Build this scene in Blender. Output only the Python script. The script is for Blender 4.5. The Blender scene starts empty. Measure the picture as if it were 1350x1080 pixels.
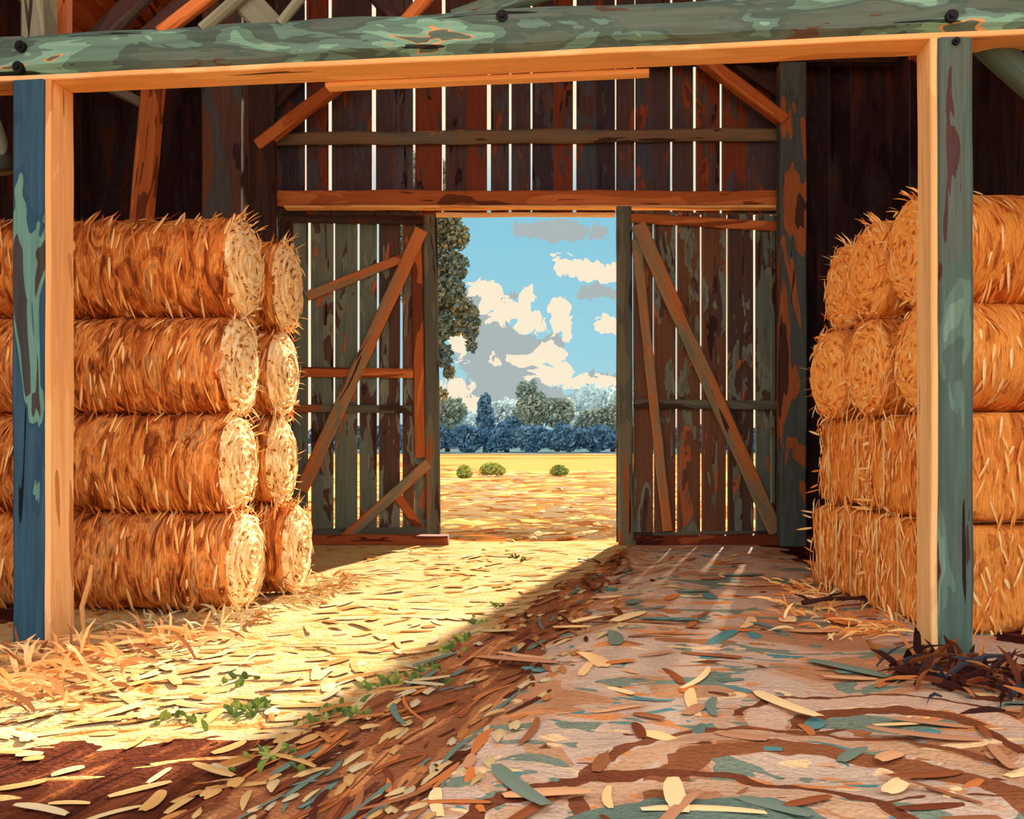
import bpy, bmesh, math, random
from mathutils import Vector, Matrix, noise as mn

random.seed(7)
C = bpy.context.scene
COL = C.collection
F, CX, HY, H = 1250.0, 675.0, 585.0, 1.3          # lens in pixels, centre column, horizon row, eye height
SUN = Vector((-0.308, -1.0, -0.475)).normalized()
DW = 12.5                                          # depth of the end wall

def P(x, y, d):
    """a point d metres in front of the camera seen at pixel x, y"""
    return Vector(((x - CX) / F * d, d, H + (HY - y) / F * d))
def X(x, d): return (x - CX) / F * d
def Z(y, d): return H + (HY - y) / F * d
def srgb(r, g, b):
    f = lambda c: (c / 255 / 12.92) if c / 255 <= .04045 else ((c / 255 + .055) / 1.055) ** 2.4
    return (f(r), f(g), f(b), 1)

def D(r, g, b, k=.60):
    c = srgb(r, g, b); return (c[0] * k, c[1] * k, c[2] * k, 1)

# ------------------------------------------------------------------ node helpers
class NT:
    def __init__(s, tree): s.t = tree; s.n = tree.nodes; s.l = tree.links
    def new(s, typ, **kw):
        n = s.n.new(typ)
        for k, v in kw.items(): setattr(n, k, v)
        return n
    def put(s, sock, v):
        if hasattr(v, 'links') or isinstance(v, bpy.types.NodeSocket): s.l.new(v, sock)
        else: sock.default_value = v
    def m(s, op, a, b=0.0, c=0.0, clamp=False):
        n = s.new('ShaderNodeMath', operation=op, use_clamp=clamp)
        s.put(n.inputs[0], a); s.put(n.inputs[1], b); s.put(n.inputs[2], c)
        return n.outputs[0]
    def vm(s, op, a, b=(0, 0, 0)):
        n = s.new('ShaderNodeVectorMath', operation=op)
        s.put(n.inputs[0], a); s.put(n.inputs[1], b)
        return n.outputs[0]
    def ramp(s, fac, stops, interp='CONSTANT'):
        n = s.new('ShaderNodeValToRGB'); cr = n.color_ramp; cr.interpolation = interp
        while len(cr.elements) < len(stops): cr.elements.new(0.5)
        for e, (p, c) in zip(cr.elements, stops): e.position = p
        for e, (p, c) in zip(cr.elements, stops): e.color = c
        s.put(n.inputs[0], fac); return n.outputs[0]
    def noise(s, vec, scale=1.0, detail=2.0, rough=.5, dist=0.0):
        n = s.new('ShaderNodeTexNoise'); s.put(n.inputs['Vector'], vec)
        n.inputs['Scale'].default_value = scale; n.inputs['Detail'].default_value = detail
        n.inputs['Roughness'].default_value = rough; n.inputs['Distortion'].default_value = dist
        return n.outputs[0]
    def mix(s, fac, a, b, blend='MIX'):
        n = s.new('ShaderNodeMix', data_type='RGBA', blend_type=blend)
        s.put(n.inputs[0], fac); s.put(n.inputs[6], a); s.put(n.inputs[7], b)
        return n.outputs[2]
    def attr(s, name):
        n = s.new('ShaderNodeAttribute', attribute_name=name); return n.outputs['Fac']

def material(name, rough=.9, spec=.15):
    m = bpy.data.materials.new(name); m.use_nodes = True
    nt = NT(m.node_tree)
    b = m.node_tree.nodes['Principled BSDF']
    b.inputs['Roughness'].default_value = rough
    b.inputs['Specular IOR Level'].default_value = spec
    return m, nt, b

def obj_coords(nt, scale, use_rnd=True):
    tc = nt.new('ShaderNodeTexCoord').outputs['Object']
    oi = nt.new('ShaderNodeObjectInfo').outputs['Random']
    off = nt.m('MULTIPLY', oi, 37.0)
    if use_rnd: off = nt.m('ADD', off, nt.m('MULTIPLY', nt.attr('rnd'), 91.0))
    cx = nt.new('ShaderNodeCombineXYZ')
    for i in range(3): nt.put(cx.inputs[i], off)
    v = nt.vm('ADD', tc, cx.outputs[0])
    return nt.vm('MULTIPLY', v, scale), tc

def bump(nt, b, h, strength=.4, dist=.02):
    n = nt.new('ShaderNodeBump'); n.inputs['Strength'].default_value = strength; n.inputs['Distance'].default_value = dist
    nt.put(n.inputs['Height'], h); nt.l.new(n.outputs[0], b.inputs['Normal'])

def wood(name, stops, axis=0, patch=3.0, stretch=.22, grain=.45, rough=.85, crack=True, boards=None):
    """weathered timber: hard-edged patches of paint and bare wood drawn out along the grain"""
    m, nt, b = material(name, rough)
    sc = [patch, patch, patch]; sc[axis] = patch * stretch
    v, tc = obj_coords(nt, tuple(sc))
    n1 = nt.noise(v, 1.0, 3.0, .55, .6)
    col = nt.ramp(n1, stops)
    if boards:
        tone = nt.ramp(nt.m('FRACT', nt.m('MULTIPLY', nt.attr('rnd'), 7.31)), [(i / len(boards), c) for i, c in enumerate(boards)])
        vb, _ = obj_coords(nt, (5.0, 5.0, 1.1))
        col = nt.mix(nt.m('GREATER_THAN', nt.noise(vb, 1.0, 3.0, .6, .4), .47), col, tone)
    sg = [30.0] * 3; sg[axis] = 1.6
    vg, _ = obj_coords(nt, tuple(sg))
    n2 = nt.noise(vg, 1.0, 3.0, .6, .3)
    dark = nt.ramp(n2, [(0, (1 - grain,) * 3 + (1,)), (.42, (1 - grain * .4,) * 3 + (1,)), (.6, (1.0, 1.0, 1.0, 1)), (1, (1.12, 1.1, 1.05, 1))], 'LINEAR')
    col = nt.mix(1.0, col, dark, 'MULTIPLY')
    if crack:
        sk = [14.0] * 3; sk[axis] = .9
        vk, _ = obj_coords(nt, tuple(sk))
        n3 = nt.noise(vk, 1.0, 1.0, .5, .9)
        k = nt.ramp(n3, [(0, (.15, .12, .12, 1)), (.27, (1, 1, 1, 1))])
        col = nt.mix(1.0, col, k, 'MULTIPLY')
    nt.l.new(col, b.inputs['Base Color'])
    bump(nt, b, n2, .5, .01)
    return m

def straw_mat(name, stops, axis, grain=(.55, 1.15)):
    """pressed straw; strokes run round the bale, across `axis`"""
    m, nt, b = material(name, 1.0, 0.0)
    axes = axis if isinstance(axis, tuple) else (axis,)
    sc = [4.0, 4.0, 4.0]
    for a in axes: sc[a] = 13.0
    v, tc = obj_coords(nt, tuple(sc))
    n1 = nt.noise(v, .62, 3.0, .6, .8)
    col = nt.ramp(n1, stops)
    sg = [9.0] * 3
    for a in axes: sg[a] = 70.0
    vg, _ = obj_coords(nt, tuple(sg))
    n2 = nt.noise(vg, 1.0, 2.0, .6, .4)
    g = nt.ramp(n2, [(.25, (grain[0],) * 3 + (1,)), (.5, (1, 1, 1, 1)), (.8, (grain[1],) * 3 + (1,))], 'LINEAR')
    col = nt.mix(1.0, col, g, 'MULTIPLY')
    nt.l.new(col, b.inputs['Base Color'])
    bump(nt, b, n2, .8, .03)
    return m

def rnd_mat(name, cols, rough=1.0, spec=0.0, trans=0.0):
    """one flat colour per blade, leaf or stroke"""
    m, nt, b = material(name, rough, spec)
    st = [(i / len(cols), c) for i, c in enumerate(cols)]
    col = nt.ramp(nt.attr('rnd'), st)
    nt.l.new(col, b.inputs['Base Color'])
    return m

def plain(name, c, rough=.7, metal=0.0):
    m, nt, b = material(name, rough, .3)
    v, _ = obj_coords(nt, (40, 40, 40))
    col = nt.mix(nt.noise(v, 1.0, 2.0), c, tuple(x * .6 for x in c[:3]) + (1,))
    nt.l.new(col, b.inputs['Base Color']); b.inputs['Metallic'].default_value = metal
    return m

# ------------------------------------------------------------------ mesh helpers
W = {}                                             # world matrix of every object made
class MB:
    def __init__(s): s.v = []; s.f = []; s.r = []
    def add(s, vs, fs, r=0.0):
        o = len(s.v); s.v += [tuple(v) for v in vs]; s.f += [tuple(i + o for i in f) for f in fs]
        s.r += ([r] * len(vs) if not isinstance(r, list) else r)
    def box(s, lo, hi, r=0.0, jit=0.0):
        vs = [Vector((x, y, z)) for z in (lo[2], hi[2]) for y in (lo[1], hi[1]) for x in (lo[0], hi[0])]
        if jit: vs = [v + Vector([random.uniform(-jit, jit) for _ in range(3)]) for v in vs]
        s.add(vs, [(0, 2, 3, 1), (4, 5, 7, 6), (0, 1, 5, 4), (2, 6, 7, 3), (0, 4, 6, 2), (1, 3, 7, 5)], r)
    def tube(s, pts, rad, n=8, r=0.0, cap=True):
        pts = [Vector(p) for p in pts]
        rad = rad if isinstance(rad, (list, tuple)) else [rad] * len(pts)
        vs = []; fs = []
        up = Vector((0.13, .31, 1)).normalized()
        for i, p in enumerate(pts):
            t = (pts[min(i + 1, len(pts) - 1)] - pts[max(i - 1, 0)]).normalized()
            a = t.cross(up)
            if a.length < .1: a = t.cross(Vector((1, 0, 0)))
            a.normalize(); b_ = t.cross(a)
            for k in range(n):
                q = 2 * math.pi * k / n
                vs.append(p + (a * math.cos(q) + b_ * math.sin(q)) * rad[i])
        for i in range(len(pts) - 1):
            for k in range(n):
                fs.append((i * n + k, i * n + (k + 1) % n, (i + 1) * n + (k + 1) % n, (i + 1) * n + k))
        if cap:
            fs.append(tuple(reversed(range(n)))); fs.append(tuple(range((len(pts) - 1) * n, len(pts) * n)))
        s.add(vs, fs, r)
    def ribbon(s, p, d, nrm, length, width, bend, r, segs=3, spine=.45):
        """a tapered curved blade from p along d, lying against nrm, with a raised spine"""
        d = d.normalized(); side = d.cross(nrm)
        if side.length < 1e-4: side = Vector((1, 0, 0))
        side.normalize(); vs = []; fs = []
        prof = [.55, 1.0, .85, .15] if segs == 3 else [.5, .88, 1.0, .98, .95, .86, .55]
        for i in range(segs + 1):
            t = i / segs
            c = p + d * (length * t) + bend * (length * t * t)
            w = width * prof[i] * .5
            vs += [c - side * w, c + nrm * (w * spine), c + side * w]
        for i in range(segs):
            a = i * 3
            fs += [(a, a + 1, a + 4, a + 3), (a + 1, a + 2, a + 5, a + 4)]
        s.add(vs, fs, r)
    def mesh(s, name, mat, smooth=False):
        me = bpy.data.meshes.new(name); me.from_pydata(s.v, [], s.f); me.update()
        if len(s.r) == len(s.v):
            a = me.attributes.new('rnd', 'FLOAT', 'POINT'); a.data.foreach_set('value', s.r)
        if smooth: me.polygons.foreach_set('use_smooth', [True] * len(me.polygons))
        me.materials.append(mat); return me
    def build(s, name, mat, parent=None, world=None, smooth=False):
        return link(name, s.mesh(name, mat, smooth), parent, world)

def link(name, me, parent=None, world=None):
    """link a mesh; `world` is the matrix its vertices are written in"""
    o = bpy.data.objects.new(name, me); COL.objects.link(o)
    w = world.copy() if world is not None else (W[parent].copy() if parent else Matrix())
    W[o] = w
    if parent: o.parent = parent; o.matrix_basis = W[parent].inverted() @ w
    else: o.matrix_basis = w
    return o
def empty(name, loc, rot=(0, 0, 0)):
    o = bpy.data.objects.new(name, None); COL.objects.link(o)
    o.empty_display_size = .1
    m = Matrix.Translation(loc) @ Matrix.Rotation(rot[2], 4, 'Z') @ Matrix.Rotation(rot[1], 4, 'Y') @ Matrix.Rotation(rot[0], 4, 'X')
    o.matrix_basis = m; W[o] = m; return o
def tag(o, label=None, cat=None, group=None, kind=None):
    if label: o['label'] = label
    if cat: o['category'] = cat
    if group: o['group'] = group
    if kind: o['kind'] = kind
    return o

def beam_mb(L, w, t, amp=.008, ch=.018, seed=0, taper=1.0, bow=0.0):
    """hewn timber along +X from 0 to L, chamfered, slightly wavy"""
    mb = MB(); n = max(2, int(L / .14)); vs = []; fs = []
    c = min(ch, w * .3, t * .3)
    prof = [(-w/2 + c, -t/2), (w/2 - c, -t/2), (w/2, -t/2 + c), (w/2, t/2 - c), (w/2 - c, t/2), (-w/2 + c, t/2), (-w/2, t/2 - c), (-w/2, -t/2 + c)]
    for i in range(n + 1):
        x = L * i / n; k = 1 + (taper - 1) * i / n
        for j, (a, b) in enumerate(prof):
            q = Vector((x * 1.7 + seed * 7.3, a * 4 + seed, b * 4 - seed))
            da = mn.noise(q) * amp; db = mn.noise(q + Vector((31, 7, 3))) * amp
            vs.append((x + (mn.noise(q * 3) * amp if i in (0, n) else 0), a * k + da, b * k + db + bow * math.sin(math.pi * i / n)))
    for i in range(n):
        for j in range(8):
            fs.append((i * 8 + j, (i + 1) * 8 + j, (i + 1) * 8 + (j + 1) % 8, i * 8 + (j + 1) % 8))
    fs.append(tuple(range(8))); fs.append(tuple(reversed(range(n * 8, n * 8 + 8))))
    mb.add(vs, fs, 0.0); return mb
def frame_of(p0, p1, up=(0, 0, 1)):
    p0 = Vector(p0); p1 = Vector(p1); x = (p1 - p0).normalized()
    u = Vector(up); u = (u - x * u.dot(x))
    if u.length < 1e-4: u = Vector((0, 1, 0)) - x * x.y
    u.normalize(); y = u.cross(x)
    m = Matrix((x, y, u)).transposed().to_4x4(); m.translation = p0
    return m
_seed = [0]
def timber(name, p0, p1, w, t, mat, up=(0, 0, 1), parent=None, **kw):
    """timber from p0 to p1; t is its size along `up`, w across"""
    _seed[0] += 1
    L = (Vector(p1) - Vector(p0)).length
    return beam_mb(L, w, t, seed=_seed[0], **kw).build(name, mat, parent, frame_of(p0, p1, up))

# ------------------------------------------------------------------ materials
G = srgb
BLUEPAINT = wood('blue_paint', [(0, G(64,58,60)), (.36, G(62,88,104)), (.42, G(54,90,114)), (.57, G(46,82,106)), (.61, G(100,148,140)), (.66, G(68,68,68)), (.72, G(52,86,110))], 0, 3.6, .22)
GREENPAINT = wood('green_paint', [(0, G(76,74,68)), (.27, G(98,76,60)), (.31, G(92,110,100)), (.45, G(80,102,94)), (.52, G(100,136,124)), (.59, G(126,176,156)), (.665, G(210,160,104)), (.685, G(92,114,104)), (.77, G(124,70,50))], 0, 6.0, .26)
TEALPAINT = wood('teal_paint', [(0, G(76,56,54)), (.37, G(86,102,96)), (.45, G(80,106,100)), (.55, G(94,126,118)), (.6, G(112,148,134)), (.64, G(80,60,56)), (.72, G(84,106,100))], 0, 3.6, .22)
BARELITWOOD = wood('bare_and_lit_wood', [(0, G(212,150,92)), (.4, G(240,184,122)), (.58, G(248,200,140)), (.7, G(200,140,88))], 0, 2.4, .2, .22)  # bare planks; also paints light on beam underside and left post side
PALEWOOD = wood('pale_wood', [(0, G(196,150,92)), (.35, G(238,196,136)), (.55, G(226,184,124)), (.68, G(150,160,130)), (.76, G(214,150,90))], 0, 2.4, .2, .22)  # lintel wood; also paints the lit inner side of the right post
RUSTWOOD = wood('rust_wood', [(0, G(110,60,38)), (.38, G(178,100,52)), (.55, G(206,124,68)), (.66, G(140,74,40))], 0, 3.0, .2, .3)
GREYWOOD = wood('grey_wood', [(0, G(70,52,46)), (.36, G(124,104,82)), (.52, G(112,106,92)), (.62, G(206,140,80)), (.68, G(104,76,58))], 0, 3.2, .2, .3)
DARKWOOD = wood('dark_wood', [(0, G(48,30,30)), (.4, G(66,44,40)), (.55, G(70,58,54)), (.66, G(98,58,38))], 0, 3.0, .18, .4)
STRUTWOOD = wood('strut_wood', [(0, G(60,58,54)), (.38, G(122,126,108)), (.55, G(140,146,124)), (.7, G(96,92,80))], 0, 3.0, .2, .3)
DOORGREY = wood('door_frame_wood', [(0, G(64,52,44)), (.38, G(92,96,86)), (.52, G(110,112,96)), (.62, G(150,92,52)), (.72, G(80,66,56))], 0, 3.4, .2, .3)
DOORBRACE = wood('brace_wood', [(0, G(140,84,48)), (.36, G(190,120,70)), (.5, G(160,128,92)), (.6, G(128,128,104)), (.7, G(186,108,56))], 0, 2.6, .2, .25)
PLANKDOOR = wood('door_planks', [(0, G(62,42,40)), (.36, G(88,68,60)), (.45, G(122,134,118)), (.54, G(108,114,104)), (.585, G(180,104,62)), (.65, G(106,72,58)), (.72, G(140,152,132))], 2, 3.4, .3, .4, boards=[G(98,94,86), G(110,124,112), G(88,68,60), G(116,82,62), G(104,118,108), G(80,68,64)])
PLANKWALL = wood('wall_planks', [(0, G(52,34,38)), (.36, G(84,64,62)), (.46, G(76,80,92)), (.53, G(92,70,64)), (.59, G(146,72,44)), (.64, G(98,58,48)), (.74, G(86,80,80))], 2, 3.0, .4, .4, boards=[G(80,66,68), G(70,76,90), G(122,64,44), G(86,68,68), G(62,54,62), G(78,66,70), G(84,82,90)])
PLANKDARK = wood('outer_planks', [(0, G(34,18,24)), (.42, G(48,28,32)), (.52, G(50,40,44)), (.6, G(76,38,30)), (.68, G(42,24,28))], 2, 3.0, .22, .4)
ROOFWOOD = wood('roof_boards', [(0, G(84,44,26)), (.38, G(158,80,40)), (.55, G(180,96,50)), (.66, G(110,56,32))], 1, 2.4, .2, .35)
BOLT = plain('black_iron', G(26,26,30), .5, .6)
SILLWOOD = wood('sill_wood', [(0, G(70,30,22)), (.4, G(116,56,34)), (.58, G(160,88,48)), (.7, G(84,40,28))], 0, 3.0, .2, .3)

O1, O2, O3, O4, O5 = G(252,194,118), G(240,160,84), G(218,132,64), G(182,100,48), G(132,68,36)
STRAWBODY = straw_mat('straw_side', [(0, O5), (.37, O4), (.43, O3), (.5, O2), (.57, G(204,146,92)), (.61, O4), (.66, O5), (.72, O3)], 0)
STRAWBODY_R = straw_mat('straw_amber', [(0, O4), (.34, O3), (.42, G(250,170,82)), (.6, G(254,186,102)), (.74, O4)], 0, (.65, 1.1))
STRAWBLOCK = straw_mat('straw_block', [(0, O4), (.34, O3), (.43, G(250,166,80)), (.62, G(254,184,100)), (.74, O4)], (0, 1), (.6, 1.1))
def end_mat(name, base, light, dark):
    m, nt, b = material(name, 1.0, 0.0)
    v, tc = obj_coords(nt, (1, 1, 1))
    sp = nt.new('ShaderNodeSeparateXYZ'); nt.l.new(tc, sp.inputs[0])
    r = nt.m('SQRT', nt.m('ADD', nt.m('MULTIPLY', sp.outputs[1], sp.outputs[1]), nt.m('MULTIPLY', sp.outputs[2], sp.outputs[2])))
    th = nt.m('ARCTAN2', sp.outputs[2], sp.outputs[1])
    w = nt.noise(nt.vm('MULTIPLY', v, (6, 6, 6)), 1.0, 2.0)
    a = nt.m('ADD', nt.m('MULTIPLY', r, 82.0), nt.m('ADD', th, nt.m('MULTIPLY', w, 9.0)))
    s = nt.m('SINE', a)
    n2 = nt.noise(nt.vm('MULTIPLY', v, (11, 11, 11)), 1.0, 2.0, .6, 1.0)
    k = nt.m('ADD', nt.m('MULTIPLY', s, .10), n2)
    col = nt.ramp(k, [(0, dark), (.33, base), (.46, light), (.66, base), (.74, dark)])
    nt.l.new(col, b.inputs['Base Color']); bump(nt, b, s, .3, .012)
    return m
END_L = end_mat('bale_end_pale', G(250,214,146), G(255,238,190), G(160,100,56))
END_R = end_mat('bale_end_amber', G(250,170,84), G(254,190,106), G(190,108,50))
STRAND = rnd_mat('straw_strands', [O2, O3, O1, O4, O3, O5, O4, G(250,208,140)])
STRAND_R = rnd_mat('amber_strands', [O2, G(254,214,140), O3, G(254,228,164), O2, O1])
ENDSTRAND = rnd_mat('pale_end_straw', [G(254,226,166), G(252,206,138), G(255,240,200), G(240,190,120), G(254,226,166), G(252,214,150), G(200,140,84)])
TWINE = plain('pale_twine', G(252,214,138), .9)
TRACKSTRAW = rnd_mat('scattered_straw', [D(252,226,168), D(250,210,142), D(253,236,190,.55), D(248,198,124), D(252,226,168), D(222,154,90)])
EARTHCHIP = rnd_mat('earth_flakes', [G(120,66,44), G(150,88,54), G(196,122,70), G(84,46,36), G(164,108,72), G(104,132,122)])
TANCHIP = rnd_mat('tan_flakes', [G(226,176,130), G(250,212,150), G(196,146,110), G(120,140,126), G(252,226,170), G(212,130,72), G(96,146,148), G(160,104,70)])
WEED = rnd_mat('weed_green', [G(112,132,60), G(92,118,56), G(138,150,76), G(80,104,60)])
HEAPSTRAW = rnd_mat('heap_straw', [G(236,190,132), G(206,152,98), G(248,212,150), G(164,110,70), G(226,176,116)])
HEAPDARK = rnd_mat('dark_litter', [G(96,52,36), G(70,38,32), G(130,76,46), G(60,62,70), G(176,112,62), G(58,34,32)])
TWIGMAT = plain('twig_bark', G(72,36,28), .9)
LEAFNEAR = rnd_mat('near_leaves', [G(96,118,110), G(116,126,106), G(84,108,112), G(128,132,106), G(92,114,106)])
LEAFMID = rnd_mat('grey_green_leaves', [G(128,152,146), G(142,160,144), G(116,146,148), G(150,164,146)])  # bluish distance haze mixed into the far leaf colour
LEAFBLUE = rnd_mat('hazed_blue_leaves', [G(84,126,156), G(74,116,148), G(96,138,162), G(82,122,146)])  # haze and blue skylight painted as leaf colour
LEAFPALE = rnd_mat('hazed_pale_leaves', [G(190,212,214), G(196,216,216), G(180,206,212)])  # farthest leaves, paled by haze put into their colour
LEAFBUSH = rnd_mat('bush_leaves', [G(158,176,96), G(132,156,92), G(178,180,104)])
BARK = plain('bark', G(80,66,54), .9)

# ------------------------------------------------------------------ floor and field
def floor_z(x, y):
    e = x - (.3 * y - 2.1)
    z = .02 * mn.noise(Vector((x * .9, y * .9, 0))) + .012 * mn.noise(Vector((x * 3, y * 3, 4)))
    for c, w, dpt in ((.42, .20, .055), (.0, .12, -.03), (.95, .16, -.02), (2.3, .3, .03), (-2.9, .35, .03)):
        z -= dpt * math.exp(-((e - c) / w) ** 2)
    # curved ruts near the camera on the dirt side
    rr = math.hypot(x - 1.6, y - 1.2)
    z += .022 * math.sin(rr * 9) * math.exp(-((rr - 2.2) / .8) ** 2)
    return z * min(1.0, max(0.0, (12.3 - y) / 1.2))

def floor_mat():
    m, nt, b = material('straw_and_dirt_floor', 1.0, 0.0)
    tc = nt.new('ShaderNodeTexCoord').outputs['Object']
    sp = nt.new('ShaderNodeSeparateXYZ'); nt.l.new(tc, sp.inputs[0])
    x, y = sp.outputs[0], sp.outputs[1]
    wob = nt.m('SUBTRACT', nt.noise(tc, 2.2, 3.0), .5)
    e = nt.m('ADD', nt.m('SUBTRACT', x, nt.m('SUBTRACT', nt.m('MULTIPLY', y, .3), 2.1)), nt.m('MULTIPLY', wob, .45))
    # local frame along the track: u across, v along
    u = nt.m('SUBTRACT', x, nt.m('MULTIPLY', y, .3))
    cv = nt.new('ShaderNodeCombineXYZ'); nt.put(cv.inputs[0], u); nt.put(cv.inputs[1], y)
    tv = cv.outputs[0]
    ns = nt.noise(nt.vm('MULTIPLY', tv, (2.6, 4.2, 1)), 1.0, 3.0, .6, 1.2)
    straw = nt.ramp(ns, [(0, D(196,116,62)), (.33, D(228,160,92)), (.4, D(248,206,136)), (.5, D(253,230,174,.52)), (.6, D(249,210,142)), (.68, D(240,184,110))])
    nd = nt.noise(nt.vm('MULTIPLY', tc, (.75, 1.15, 1)), 1.0, 2.0, .5, .6)
    dirt = nt.ramp(nd, [(0, G(192,144,108)), (.40, G(206,172,144)), (.46, G(208,186,166)), (.6, G(198,156,120))])
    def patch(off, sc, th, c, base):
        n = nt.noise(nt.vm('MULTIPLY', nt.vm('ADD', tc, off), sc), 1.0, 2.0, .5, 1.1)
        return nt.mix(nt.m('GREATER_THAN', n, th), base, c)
    dirt = patch((3, 8, 0), (1.5, 2.6, 1), .64, G(176,122,84), dirt)
    dirt = patch((9, 1, 0), (2.2, 3.4, 1), .63, G(222,152,98), dirt)
    dirt = patch((5, 5, 0), (1.7, 2.9, 1), .615, G(128,146,130), dirt)  # this and the next: teal reflections painted into the dirt colour
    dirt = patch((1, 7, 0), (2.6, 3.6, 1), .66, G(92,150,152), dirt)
    dirt = patch((7, 3, 0), (2.4, 5.2, 1), .68, G(122,76,54), dirt)
    dirt = patch((2, 2, 0), (2.0, 4.6, 1), .66, G(246,216,166), dirt)
    # scraped arcs left by turning wheels
    xw = nt.m('ADD', x, nt.m('MULTIPLY', wob, .16)); yw = nt.m('ADD', y, nt.m('MULTIPLY', nt.m('SUBTRACT', nt.noise(tc, 5.0, 2.0), .5), .22))
    def arc(base, cx, cy, r0, r1, ymin, c):
        dx = nt.m('SUBTRACT', xw, cx); dy = nt.m('SUBTRACT', yw, cy)
        rr = nt.m('SQRT', nt.m('ADD', nt.m('MULTIPLY', dx, dx), nt.m('MULTIPLY', dy, dy)))
        k = nt.m('MULTIPLY', nt.m('MULTIPLY', nt.m('GREATER_THAN', rr, r0), nt.m('LESS_THAN', rr, r1)), nt.m('GREATER_THAN', yw, ymin))
        return nt.mix(k, base, c)
    dirt = arc(dirt, 1.75, 4.3, .50, .66, 4.15, G(216,186,162)); dirt = arc(dirt, 1.75, 4.3, .36, .48, 4.4, G(132,80,54)); dirt = arc(dirt, 1.75, 4.3, .67, .71, 4.5, G(124,74,50))
    dirt = arc(dirt, 1.2, 3.4, .78, .90, 3.0, G(204,166,132)); dirt = arc(dirt, 1.2, 3.4, .60, .74, 3.0, G(150,96,64)); dirt = arc(dirt, 1.2, 3.4, .92, .98, 3.2, G(134,84,58))
    dirt = arc(dirt, .65, 2.85, .86, .93, 3.0, G(122,72,50)); dirt = arc(dirt, .65, 2.85, .74, .84, 3.0, G(208,174,142)); dirt = arc(dirt, .65, 2.85, .3, .66, 3.1, G(112,136,124))
    nr = nt.noise(nt.vm('MULTIPLY', tv, (7.0, 1.1, 1)), 1.0, 3.0, .6, .8)
    rut = nt.ramp(nr, [(0, G(100,60,46)), (.38, G(146,94,64)), (.52, G(172,116,76)), (.6, G(206,144,94)), (.68, G(124,78,56))])
    wid = nt.m('SUBTRACT', 0.95, nt.m('MULTIPLY', y, .074))
    inrut = nt.m('MULTIPLY', nt.m('GREATER_THAN', e, 0.0), nt.m('LESS_THAN', e, wid))
    isdirt = nt.m('GREATER_THAN', e, wid)
    col = nt.mix(inrut, straw, rut)
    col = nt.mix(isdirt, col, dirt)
    # the second wheel track that crosses the near left corner
    t2 = nt.m('SUBTRACT', nt.m('ADD', y, nt.m('MULTIPLY', x, -.18)), nt.m('ADD', 4.45, nt.m('MULTIPLY', wob, 1.3)))
    near = nt.m('MULTIPLY', nt.m('LESS_THAN', t2, 0.0), nt.m('LESS_THAN', e, 0.0))
    stroke = nt.m('GREATER_THAN', nt.noise(nt.vm('MULTIPLY', tc, (1.0, 4.0, 1)), 1.0, 2.0, .5, .8), .40)
    dk = nt.ramp(nr, [(0, G(58,30,24)), (.4, G(84,44,30)), (.54, G(104,58,38)), (.62, G(140,84,50)), (.68, G(70,36,28))])
    col = nt.mix(nt.m('MULTIPLY', near, stroke), col, dk)
    # darker brown floor colours along the walls
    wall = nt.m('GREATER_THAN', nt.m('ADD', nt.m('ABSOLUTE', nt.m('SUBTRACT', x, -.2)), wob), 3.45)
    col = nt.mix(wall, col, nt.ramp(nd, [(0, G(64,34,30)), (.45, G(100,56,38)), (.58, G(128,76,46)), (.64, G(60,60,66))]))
    fine = nt.noise(tc, 45.0, 2.0)
    col = nt.mix(1.0, col, nt.ramp(fine, [(.3, (.86, .84, .8, 1)), (.55, (1, 1, 1, 1)), (.75, (1.05, 1.04, 1, 1))], 'LINEAR'), 'MULTIPLY')
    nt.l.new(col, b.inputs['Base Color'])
    bump(nt, b, nt.m('ADD', fine, nt.m('MULTIPLY', ns, 2.0)), .5, .03)
    return m
def grid(x0, x1, y0, y1, st, fz, name, mat):
    mb = MB(); nx = int((x1 - x0) / st) + 1; ny = int((y1 - y0) / st) + 1
    vs = [(x0 + (x1 - x0) * i / (nx - 1), y0 + (y1 - y0) * j / (ny - 1)) for j in range(ny) for i in range(nx)]
    vs = [(a, b_, fz(a, b_)) for a, b_ in vs]
    mb.add(vs, [(j * nx + i, j * nx + i + 1, (j + 1) * nx + i + 1, (j + 1) * nx + i) for j in range(ny - 1) for i in range(nx - 1)])
    return mb.build(name, mat, smooth=True)
tag(grid(-5.6, 5.6, -1.0, 12.6, .075, floor_z, 'floor', floor_mat()), 'dirt and straw barn floor with wheel ruts leading to the doorway', kind='structure')

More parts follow.
